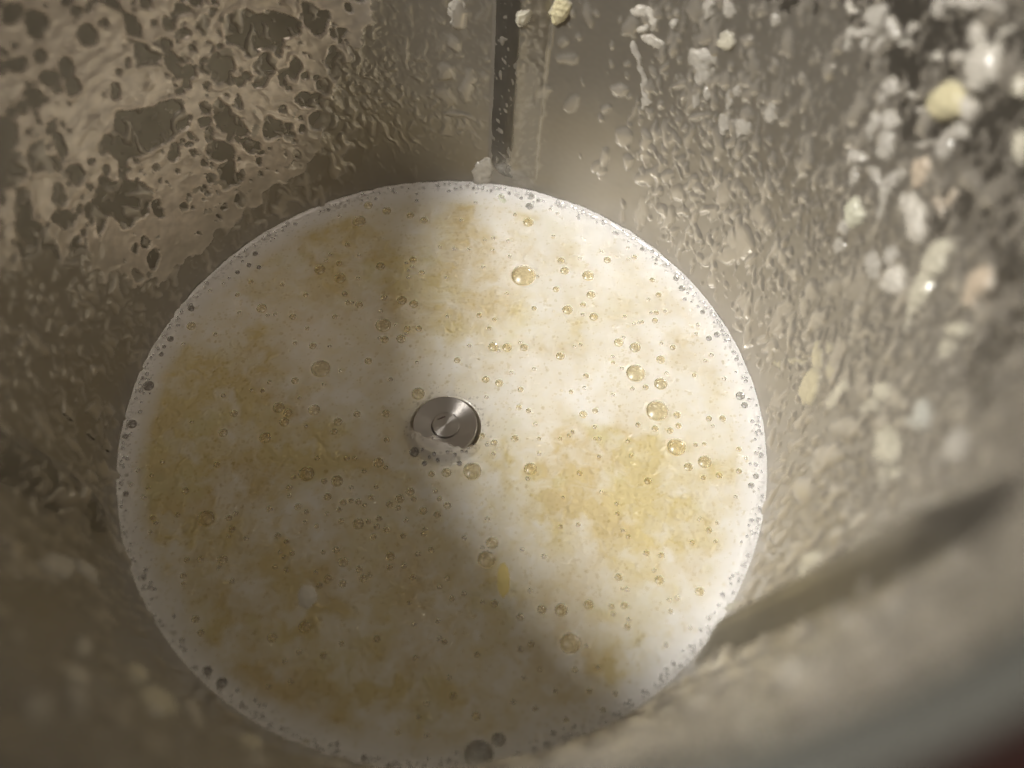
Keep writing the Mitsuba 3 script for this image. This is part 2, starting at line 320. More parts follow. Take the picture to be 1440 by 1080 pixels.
for k in range(2600):                                                # the necklace of small bubbles along the wall
    a = rng.uniform(0, 2 * math.pi)
    d = 0.15 + 0.6 * rng.exponential()
    lump = meshkit.noise(np.array([math.cos(a) * 9, math.sin(a) * 9, 1.7]), 5)
    if rng.random() > 0.2 + lump or d > 4:
        continue
    r = min(0.09 + 0.085 * rng.exponential(), 0.42)
    r0 = R - d - r * 0.6
    x, y = r0 * math.cos(a), r0 * math.sin(a)
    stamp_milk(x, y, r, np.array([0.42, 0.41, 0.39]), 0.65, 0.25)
    if r > 0.2:
        rim_caps.append((x, y, r))
for k_, (x, y, r, kind) in enumerate(bubbles):
    i, j = np.searchsorted(ax, x), np.searchsorted(ax, y)
    base = C[i - 2:i + 3, j - 2:j + 3].mean((0, 1))
    if kind == 'd':
        stamp_milk(x, y, r, np.array([0.17, 0.15, 0.125]), 0.85, 0.4)
    elif kind == 'g':
        stamp_milk(x, y, r, np.array([0.30, 0.29, 0.25]), 0.8, 0.4)
    else:
        dk = 1 - 0.16 * ((k_ * 61) % 7) / 6
        stamp_milk(x, y, r, base * (0.84 * dk, 0.75 * dk, 0.50 * dk), 0.85, 0.26, 0.3)
keep = (RR[:-1, :-1] < R + 0.45)
H = ndimage.gaussian_filter(H, 0.6)
v, f, used = grid_mesh(np.stack([X, Y, H], -1), keep)
milk_mesh = trimesh.Trimesh(v, f, process=False)
if milk_mesh.face_normals[:, 2].mean() < 0:
    f = f[:, ::-1]
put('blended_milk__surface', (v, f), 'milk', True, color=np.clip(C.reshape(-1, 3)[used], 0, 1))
labels['blended_milk'] = {'label': 'frothy white milk with yellow pulp and bubbles filling the bottom of the steel jar', 'category': 'milk'}


def cap_mesh(seg, rings, height=0.5):
    t = np.linspace(0, 1, rings + 1)[1:]
    a = np.linspace(0, 2 * math.pi, seg, endpoint=False)
    rho = (1 + height ** 2) / (2 * height)
    pts = [(0, 0, height)]
    for q_ in t:
        x = math.sin(q_ * math.pi / 2)
        pts += [(x * math.cos(b), x * math.sin(b), math.sqrt(max(rho * rho - x * x, 0)) - (rho - height)) for b in a]
    fs = [(0, 1 + k, 1 + (k + 1) % seg) for k in range(seg)]
    for i in range(rings - 1):
        o, o2 = 1 + i * seg, 1 + (i + 1) * seg
        for k in range(seg):
            k2 = (k + 1) % seg
            fs += [(o + k, o2 + k, o2 + k2), (o + k, o2 + k2, o + k2)]
    return np.array(pts), np.array(fs)


def h_at(x, y):
    return H[min(np.searchsorted(ax, x), n - 1), min(np.searchsorted(ax, y), n - 1)]


def ring_level(x, y, r):
    return float(np.mean([h_at(x + 1.15 * r * math.cos(t), y + 1.15 * r * math.sin(t)) for t in np.linspace(0, 6.28, 9)[:-1]]))


cv, cf = cap_mesh(28, 8, 0.38)
unit_cap = mikit.ply((cv * U, cf), 'bubble_film', True)
for k, (x, y, r, kind) in enumerate(bubbles):
    zc = ring_level(x, y, r)
    s = 0.8 + 0.35 * ((k * 37) % 10) / 10
    scene['blended_milk__bubble' + (f'_{k:03d}' if k else '')] = {**unit_cap, 'to_world': T().translate([x * U, y * U, (zc + 0.17) * U]) @ T().scale([r, r, r * s])}


def cap_cloud(caps, seg=10, rings=4):
    a, b = cap_mesh(seg, rings, 0.4)
    vs, fs = [], []
    for x, y, r in caps:
        vs.append(a * r + [x, y, ring_level(x, y, r) + 0.17]); fs.append(b + len(a) * len(fs))
    return np.vstack(vs) * U, np.vstack(fs)


put('blended_milk__small_bubbles', cap_cloud(tiny_caps), 'bubble_film', True)
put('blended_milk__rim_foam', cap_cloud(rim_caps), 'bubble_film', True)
labels['blended_milk__small_bubbles'] = {'label': 'tiny bubbles all over the froth', 'kind': 'stuff'}
labels['blended_milk__rim_foam'] = {'label': 'grey row of small bubbles where the milk meets the wall', 'kind': 'stuff'}

# ------------------------------------------------------------------ milk film and splashes on the wall
DT, DZ = 0.25, 0.30
TH = np.arange(-180, 180.01, DT)
ZS = np.arange(0.2, RIM - 2, DZ)
tg, zg = np.meshgrid(TH, ZS, indexing='ij')
arc = np.radians(tg) * (R + TAPER * zg)
ca, sa = np.cos(np.radians(tg)) * 66, np.sin(np.radians(tg)) * 66


def fw(scale, seed, octaves=3, zs=1.0):
    return meshkit.fbm(np.stack([ca / scale, sa / scale, zg / scale * zs + seed * 3.7], -1), octaves, seed)


wu = (fw(2.6, 21, 2) - 0.5) * 3.6 + (fw(0.9, 22, 2) - 0.5) * 0.5
wv = (fw(3.0, 23, 2) - 0.5) * 4.6 + (fw(0.9, 24, 2) - 0.5) * 0.5
SP = np.full_like(tg, -0.35)


def stamp_wall(c, A, height, neg=False, warp=1.0, field=None, power=0.5, ext=1.5):
    """one drop on the wall: centre (degrees, mm), the matrix to the unit disc, height in mm"""
    F = SP if field is None else field
    B = np.linalg.inv(A)
    w = np.abs(B).sum(1) * ext + 1.2 * warp
    sc = math.radians(1) * (R + TAPER * c[1])
    j0, j1 = np.searchsorted(ZS, [c[1] - w[1], c[1] + w[1]])
    i0, i1 = np.searchsorted(TH, [c[0] - w[0] / sc, c[0] + w[0] / sc])
    if i1 - i0 < 2 or j1 - j0 < 2:
        return
    s = (slice(i0, i1), slice(j0, j1))
    dx = (tg[s] - c[0]) * sc + wu[s] * warp
    dz = zg[s] - c[1] + wv[s] * warp
    g = 1 - ((A[0, 0] * dx + A[0, 1] * dz) ** 2 + (A[1, 0] * dx + A[1, 1] * dz) ** 2)
    h = np.where(g > 0, height * np.clip(g, 0, 1) ** power, np.maximum(g, -1) * 0.35)
    if neg:
        F[s] = np.minimum(F[s], -h + (0.0 if field is None else 0))
    else:
        F[s] = np.maximum(F[s], h)


def ell(a, b, rot=0.0):
    r = math.radians(rot)
    return np.linalg.inv(np.array([[math.cos(r), -math.sin(r)], [math.sin(r), math.cos(r)]]) @ np.diag([a, b]))


def inside(poly):
    """mask of the wall grid inside a polygon given in photograph pixels"""
    q_ = np.array([sz(*p) for p in poly])
    m = np.zeros(tg.shape, bool)
    i0, i1 = np.searchsorted(TH, [q_[:, 0].min() - 1, q_[:, 0].max() + 1]); j0, j1 = np.searchsorted(ZS, [q_[:, 1].min() - 1, q_[:, 1].max() + 1])
    a, b = tg[i0:i1, j0:j1] + (wu * 0.25)[i0:i1, j0:j1], zg[i0:i1, j0:j1] + (wv * 0.25)[i0:i1, j0:j1]
    o = np.zeros(a.shape, bool)
    for (x1, y1), (x2, y2) in zip(q_, np.roll(q_, -1, 0)):
        hit = (y1 > b) != (y2 > b)
        o ^= hit & (a < (x2 - x1) * (b - y1) / ((y2 - y1) if abs(y2 - y1) > 1e-9 else 1e-9) + x1)
    m[i0:i1, j0:j1] = o
    return m


def signed(m):
    return (ndimage.distance_transform_edt(m) - ndimage.distance_transform_edt(~m)) * DZ


# the pale film on the upper left, with holes in it
film_edge = np.array([(84, 200), (88, 62), (93, 48), (97, 38), (103, 30), (108, 17), (113, 11), (125, 9), (138, 7), (147, 9), (152, 14), (157, 24), (163, 34), (171, 44), (172, 200)], float)
o = np.zeros(tg.shape, bool)
ta_, zb_ = tg + wu * 0.8, zg + wv * 1.2
for (x1, y1), (x2, y2) in zip(film_edge, np.roll(film_edge, -1, 0)):
    o ^= ((y1 > zb_) != (y2 > zb_)) & (ta_ < (x2 - x1) * (zb_ - y1) / ((y2 - y1) if abs(y2 - y1) > 1e-9 else 1e-9) + x1)
HOLES = [[(163, 152), (175, 158), (205, 152), (235, 140), (255, 140), (258, 160), (265, 175), (250, 185), (235, 198), (215, 212), (180, 225), (176, 255), (167, 252), (165, 232), (160, 195)],
         [(132, 262), (145, 253), (200, 255), (213, 270), (208, 300), (190, 310), (172, 322), (160, 305), (148, 302), (143, 325), (138, 335), (132, 310)],
         [(317, 22), (330, 10), (352, 12), (358, 18), (385, 14), (425, 30), (420, 45), (398, 55), (395, 78), (382, 70), (362, 66), (360, 75), (345, 80), (335, 65), (318, 62)],
         [(425, 0), (440, 5), (462, 20), (458, 45), (447, 52), (430, 35), (424, 20)], [(296, 145), (305, 135), (325, 155), (350, 185), (340, 192), (310, 185), (300, 165)],
         [(335, 195), (350, 190), (367, 200), (365, 218), (348, 216)], [(190, 58), (205, 60), (228, 78), (222, 90), (190, 92), (186, 80)], [(168, 15), (182, 22), (200, 38), (190, 50), (178, 45)],
         [(445, 145), (462, 138), (475, 145), (472, 160), (465, 170), (472, 190), (478, 215), (470, 228), (462, 225), (455, 200), (462, 185), (445, 172)],
         [(20, 262), (40, 268), (48, 310), (62, 318), (78, 345), (85, 372), (100, 348), (122, 345), (128, 362), (122, 388), (102, 395), (96, 420), (65, 428), (44, 395), (28, 372), (18, 330)],
         [(118, -30), (160, -40), (168, 20), (150, 10), (135, 0)]]
hole = np.zeros(tg.shape, bool)
for poly in HOLES:
    hole |= inside(poly)
HSPOT = '382 180 14 16;103 120 12 17;255 45 10 9;250 10 8 10;297 20 5 9;285 35 10 12;57 80 10 11;48 30 15 17;372 90 14 17;365 112 9 10;413 97 9 16;397 102 7 10;456 122 9 10;470 90 12 20;310 210 18 14;318 245 11 18;80 275 11 14;88 305 15 11;5 190 20 24;10 235 24 26;310 95 15 20;265 100 12 12;290 97 6 7;325 110 8 7;253 82 6 6;289 82 7 5;72 180 9 12;50 220 13 20;145 205 8 15;125 300 6 20;128 225 6 6;265 198 4 4;287 150 8 8;256 128 7 7;236 62 7 7;20 90 16 13;15 20 16 16;120 50 14 14;70 110 14 10;30 150 10 14;268 65 6 5;245 215 7 9;220 290 6 8;258 290 6 9;285 170 10 8;236 30 8 8'
spots = np.full_like(tg, -0.35)
for item in HSPOT.split(';'):
    u_, v_, a_, b_ = map(float, item.split())
    c, A = wall_ellipse(u_, v_, a_, b_)
    stamp_wall(c, A, 0.4, field=spots, warp=0.55)
rs = np.random.default_rng(5)
for k in range(2600):
    c = (rs.uniform(86, 172), rs.uniform(10, RIM))
    if rs.random() > 4.5 * meshkit.noise(np.array([c[0] / 5, c[1] / 6, 2.2]), 9) ** 3:
        continue
    r_ = 0.16 + 0.30 * rs.exponential()
    stamp_wall(c, ell(min(r_, 1.7), min(r_, 1.7) * rs.uniform(0.8, 1.7)), 0.4, field=spots, warp=0.5)
sd = np.minimum(signed(o) + 2.2 * (fw(1.6, 36, 4) - 0.5), -signed(hole) + 1.2 * (fw(1.1, 37, 3) - 0.5))
sd = np.minimum(sd, np.where(spots > -0.3, -spots * 2.0, 3.0))
film_h = np.where(sd > 0, 0.10 + 0.16 * (1 - np.exp(-np.maximum(sd, 0) / 0.35)) + 0.20 * np.exp(-((sd - 0.4) / 0.3) ** 2), np.maximum(sd, -1) * 0.35)
film_h = film_h + np.where(sd > 0, 0.22 * (fw(1.3, 31, 4) - 0.5) + 0.2 * (fw(4.5, 32) - 0.5), 0)
SP = np.maximum(SP, film_h)
# a thin veil of milk over the rest of the wall, torn on the upper right
up = np.clip((zg - 22) / 50, 0, 1) * np.clip((tg + 50) / 20, 0, 1) * np.clip((62 - tg) / 22, 0, 1)
veil = np.clip((zg - 0.6) / 2, 0, 1) * np.clip(1 - signed(o) / 3, 0, 1) * (1.15 - 1.08 * up) - 0.75 * (fw(5.0, 35, 4) - 0.22)
veil -= 2.2 * np.clip((rib(tg, zg) - 0.3) / 0.8, 0, 1) * np.where(np.abs(tg - 68.5) < 3.2, 0.25, np.where(np.abs(tg + 50.6) < 10, 0.9, 1.0))
veil_h = np.where(veil > 0, 0.04 + 0.05 * np.clip(veil * 3, 0, 1), veil * 1.5)

# drops: thick field of run-down splashes on the right wall, finer ripples beside the top rib, larger dim smears on the left and below
def ribdist(t):
    return min(abs((t - a + 180) % 360 - 180) for a in RIBS)


for k in range(2900):
    t, z = rs.uniform(-46, 65), 3 + 125 * rs.random() ** 1.25
    if (t > 44 and z < 30 and rs.random() > 0.10) or (t > 57 and rs.random() > 0.25) or (z < 6 and rs.random() > 0.4):
        continue
    big = rs.exponential()
    a = min(0.20 + 0.24 * big, 1.5)
    b = a * (1.1 + 1.1 * rs.exponential())
    stamp_wall((t, z), ell(a, min(b, 4.0), rs.normal(0, 14)), 0.17 + 0.32 * min(a, 0.8) + 0.22 * rs.random(), warp=min(0.8, 0.15 + a * 0.4), power=0.38)
for k in range(1500):
    t, z = rs.uniform(77, 104), rs.uniform(4, 66)
    if (z < 12 and rs.random() > 0.25):
        continue
    a = min(0.14 + 0.10 * rs.exponential(), 0.6)
    stamp_wall((t, z), ell(a, min(a * (1 + 1.4 * rs.exponential()), 2.5), rs.normal(0, 18)), 0.08 + 0.2 * a, warp=0.7, power=0.4)
for k in range(2600):
    t, z = rs.uniform(104, 215), 2 + 50 * rs.random()
    t = (t + 180) % 360 - 180
    a = min(0.18 + 0.2 * rs.exponential(), 1.2)
    stamp_wall((t, z), ell(a, min(a * (1 + 1.3 * rs.exponential()), 3.5), rs.normal(0, 18)), 0.10 + 0.30 * a, warp=0.9, power=0.45)
for k in range(1100):
    t, z = rs.uniform(-178, -54), 2 + 136 * rs.random()
    a = min(0.3 + 0.35 * rs.exponential(), 2.2)
    stamp_wall((t, z), ell(a, min(a * (1 + 0.9 * rs.exponential()), 5), rs.normal(0, 18)), 0.12 + 0.30 * a, warp=1.0)
for k in range(46):                                                  # long runs of milk down the right wall
    t, z = rs.uniform(-42, 56), rs.uniform(16, 100)
    stamp_wall((t, z), ell(rs.uniform(0.25, 0.5), rs.uniform(3, 8), rs.normal(0, 6)), 0.3, warp=0.5, power=0.4)
    stamp_wall((t, z - 4), ell(0.6, 0.9), 0.45, warp=0.4)
for k in range(2700):
    t, z = rs.uniform(-44, 50), rs.uniform(17, 112)
    a = min(0.16 + 0.16 * rs.exponential(), 0.8)
    stamp_wall((t, z), ell(a, min(a * (1 + 0.8 * rs.exponential()), 2.5), rs.normal(0, 14)), 0.20 + 0.45 * a, warp=0.25 + 0.3 * a, power=0.45)
for k in range(90):
    t, z = rs.uniform(-44, 60), rs.uniform(46, 120)
    a = min(0.4 + 0.35 * rs.exponential(), 1.8)
    stamp_wall((t, z), ell(a, min(a * (1.2 + 0.9 * rs.exponential()), 4.5), rs.normal(0, 12)), 0.35 + 0.30 * a, warp=0.9)
for k in range(260):                                                # crumbs on the shaded face of the top rib
    t, z = RIBS[0] + rs.normal(2.6, 1.0), rs.uniform(8, 60)
    a = 0.10 + 0.08 * rs.exponential()
    stamp_wall((t, z), ell(a, a * rs.uniform(1, 1.8)), 0.10 + 0.2 * a, warp=0.3, power=0.5)
for z in np.arange(7, 60, 4.0):                                        # a bead of milk along the right foot of the top rib
    stamp_wall((66.9 + rs.normal(0, 0.08), z), ell(0.22, 3.0), 0.34, warp=0.12, power=0.5)
for k in range(260):                                                # pale smears on the wall below the lower right rib
    t, z = rs.uniform(-96, -58), rs.uniform(8, 112)
    a = min(0.5 + 0.5 * rs.exponential(), 2.2)
    stamp_wall((t, z), ell(a, min(a * (1 + 0.9 * rs.exponential()), 5), rs.normal(0, 18)), 0.30 + 0.35 * a, warp=1.0)
for k in range(420):                                                # froth dried on the ribs
    t, z = RIBS[0] + rs.normal(-2.2, 1.6), rs.uniform(2, 60)
    a = 0.14 + 0.14 * rs.exponential()
    stamp_wall((t, z), ell(a, a * rs.uniform(1, 2.5)), 0.08 + 0.15 * a, warp=0.6, power=0.6)

# seen drops too flat to be pieces: x, y, half sizes, turn, height
DROPS = '''884 227 7 11 0 .6;851 222 8 13 25 .5;838 236 7 7 0 .5;849 240 6 7 0 .45;909 249 15 10 -15 .6;938 248 6 9 0 .6;908 195 9 14 0 .7;907 215 8 12 0 .5;938 190 6 12 0 .6;936 212 6 10 0 .55;876 191 12 13 0 .5;1020 267 9 22 5 .45;1047 340 15 24 0 .5;1025 358 20 8 -15 .4;1071 302 13 20 0 .45;902 300 9 22 0 .3
1100 440 8 26 30 .35;1143 410 10 14 0 .5;1132 432 9 14 20 .45;978 275 8 8 0 .45;983 262 5 5 0 .5;976 292 5 5 0 .5;955 270 12 10 0 .35;995 296 12 6 -10 .4;1010 200 8 26 0 .45;1000 225 10 10 0 .3;1176 400 14 14 0 .35;1215 395 30 40 20 .22;1180 500 8 30 25 .4;1205 470 7 20 30 .35;1215 540 10 26 20 .35
1165 640 20 16 -20 .55;1150 660 10 10 0 .4;1190 600 22 12 -10 .4;1131 690 16 18 0 .6;1143 634 6 8 0 .5;1122 625 18 4 -38 .5;1181 690 10 9 0 .6;1190 730 8 10 30 .5;1207 738 8 9 30 .5;1260 560 12 16 0 .4;1120 780 8 20 35 .3;1100 755 5 14 35 .35;1100 800 5 12 35 .35;1093 560 6 12 10 .3
627 100 12 8 0 .35;658 120 9 26 8 .35;625 133 16 10 40 .25;643 160 20 4 5 .3;645 20 14 18 0 .6;640 60 10 10 0 .4;490 60 2 30 10 .2;505 70 2 26 0 .2;570 75 2 24 0 .2;550 190 2 24 -40 .2;800 82 14 8 -10 .35;768 127 12 9 0 .3;805 145 8 14 30 .3;790 60 8 8 0 .3;830 20 8 20 0 .4;1060 90 8 14 0 .4;1110 60 8 18 0 .5'''
for item in DROPS.replace('\n', ';').split(';'):
    u_, v_, a_, b_, r_, h_ = map(float, item.split())
    c, A = wall_ellipse(u_, v_, a_, b_, r_)
    stamp_wall(c, A, h_, warp=0.55, power=0.4)
ribz = rib(tg, zg)
nearrib = np.array([np.min(np.abs((TH[:, None] - np.array(RIBS) + 180) % 360 - 180), 1)]).T
SP = np.where(veil_h > 0, veil_h + np.maximum(SP, 0), np.maximum(SP, veil_h))
SP = ndimage.gaussian_filter(SP, 0.5, mode='nearest')
SP += np.where(SP > 0.03, 0.05 * (fw(0.7, 41, 2) - 0.5), 0)
pos = SP > 0.0
near = ndimage.binary_dilation(pos, iterations=1)
keep = near[:-1, :-1] | near[1:, :-1] | near[:-1, 1:] | near[1:, 1:]
thick = np.clip((SP - 0.08) / 0.9, 0, 1)
isfilm = np.clip(sd / 0.2, 0, 1)
fade = np.clip(signed(o) / 11 + 0.15 + 1.0 * (fw(6, 34, 3) - 0.5), 0, 1)
fade = fade * fade * (3 - 2 * fade)
cc = np.array([0.235, 0.217, 0.185]) + (np.array([0.56, 0.52, 0.45]) - np.array([0.235, 0.217, 0.185])) * thick[..., None]
bounce_low = np.clip(1.1 - zg / 34, 0, 1) * np.clip((tg + 47) / 8, 0, 1) * np.clip((64 - tg) / 10, 0, 1)  # light reflected near the milk, painted into the film colour low on the right
cc = cc + np.array([0.13, 0.122, 0.108]) * (bounce_low * np.clip(1.4 - thick * 2, 0, 1))[..., None]
cc = cc + (np.array([0.55, 0.495, 0.43]) * (0.55 + 0.75 * fw(1.5, 33, 5) + 0.22 * np.exp(-((sd - 0.4) / 0.35) ** 2))[..., None] - cc) * (isfilm * (0.2 + 0.75 * fade))[..., None]
P = wall_xyz(tg, zg, SP)
isf = o[:-1, :-1]
v, f, used = grid_mesh(P, keep & ~isf)
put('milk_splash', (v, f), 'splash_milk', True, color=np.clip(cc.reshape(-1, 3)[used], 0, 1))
v, f, used = grid_mesh(P, keep & isf)
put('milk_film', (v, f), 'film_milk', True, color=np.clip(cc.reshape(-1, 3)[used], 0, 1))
labels['milk_film'] = {'label': 'pale milk film full of holes drying on the upper left wall of the jar', 'category': 'splash', 'kind': 'stuff'}
labels['milk_splash'] = {'label': 'milk film and run-down drops splashed over the inside of the steel jar', 'category': 'splash', 'kind': 'stuff'}

# ------------------------------------------------------------------ pieces of pulp stuck to the wall, one object each
WHITE, YELLOW, CREAM, GREY, GREEN, BEIGE = (0.72, 0.68, 0.60), (0.78, 0.71, 0.46), (0.70, 0.66, 0.53), (0.60, 0.57, 0.51), (0.70, 0.69, 0.55), (0.68, 0.57, 0.44)


def pulp_piece(name, label, ellipses, color, group=None, seed=[0]):
    """ellipses in photograph pixels: x, y, half sizes, turn (degrees), height in mm; a closed lump with its foot in the wall"""
    seed[0] += 1
    E = [(*wall_ellipse(*map(float, e[:5])), 0.72 * float(e[5])) for e in ellipses]
    lo = np.array([np.min([c[k] - 1.35 * np.abs(np.linalg.inv(A)).sum(1)[k] * (1 if k else 1 / (math.radians(1) * (R + TAPER * c[1]))) for c, A, _ in E]) for k in (0, 1)])
    hi = np.array([np.max([c[k] + 1.35 * np.abs(np.linalg.inv(A)).sum(1)[k] * (1 if k else 1 / (math.radians(1) * (R + TAPER * c[1]))) for c, A, _ in E]) for k in (0, 1)])
    sc0 = math.radians(1) * (R + TAPER * (lo[1] + hi[1]) / 2)
    step = max(0.14, max((hi[0] - lo[0]) * sc0, hi[1] - lo[1]) / 70)
    a, b = np.meshgrid(np.arange(lo[0], hi[0], step / sc0), np.arange(max(lo[1], 0.3), hi[1], step), indexing='ij')
    q_ = np.stack([np.cos(np.radians(a)) * 66, np.sin(np.radians(a)) * 66, b], -1)
    w1 = (meshkit.fbm(q_ / 1.9 + seed[0], 3, 51) - 0.5) * 2.2
    w2 = (meshkit.fbm(q_ / 1.9 + seed[0], 3, 52) - 0.5) * 2.2
    F = np.full(a.shape, -3.0)
    for c, A, h in E:
        sc = math.radians(1) * (R + TAPER * c[1])
        dx, dz = (a - c[0]) * sc + w1, b - c[1] + w2
        g = 1 - (A[0, 0] * dx + A[0, 1] * dz) ** 2 - (A[1, 0] * dx + A[1, 1] * dz) ** 2
        hh = np.where(g > 0, h * np.clip(g, 0, 1) ** 0.5, np.maximum(g, -2) * 0.8)
        k = 6.0
        F = np.logaddexp(F * k, hh * k) / k
    F = F + np.where(F > 0, 0.42 * np.minimum(F, 1) * (meshkit.fbm(q_ / 0.9 + seed[0], 4, 53) - 0.5) * 2, 0)
    pos_ = ndimage.binary_dilation(F > 0, iterations=1)
    kp = pos_[:-1, :-1] | pos_[1:, :-1] | pos_[:-1, 1:] | pos_[1:, 1:]
    v, f, used = grid_mesh(wall_xyz(a, b, np.maximum(F, -0.4)), kp)
    tone = (0.90 + 0.22 * meshkit.fbm(q_ / 1.3, 3, 54))[..., None] * np.array(color)
    solid = np.clip(F / 0.9, 0, 1)[..., None]
    tone = np.array([0.29, 0.27, 0.23]) * (1 - solid) + 0.76 * tone * solid
    key, k = name, 0
    while key in scene:
        k += 1; key = f'{name}_{k:03d}'
    put(key, (v, f), 'pulp', True, color=np.clip(tone.reshape(-1, 3)[used], 0.02, 1))
    labels[key] = {'label': label, 'category': 'fruit pulp', **({'group': group} if group else {})}


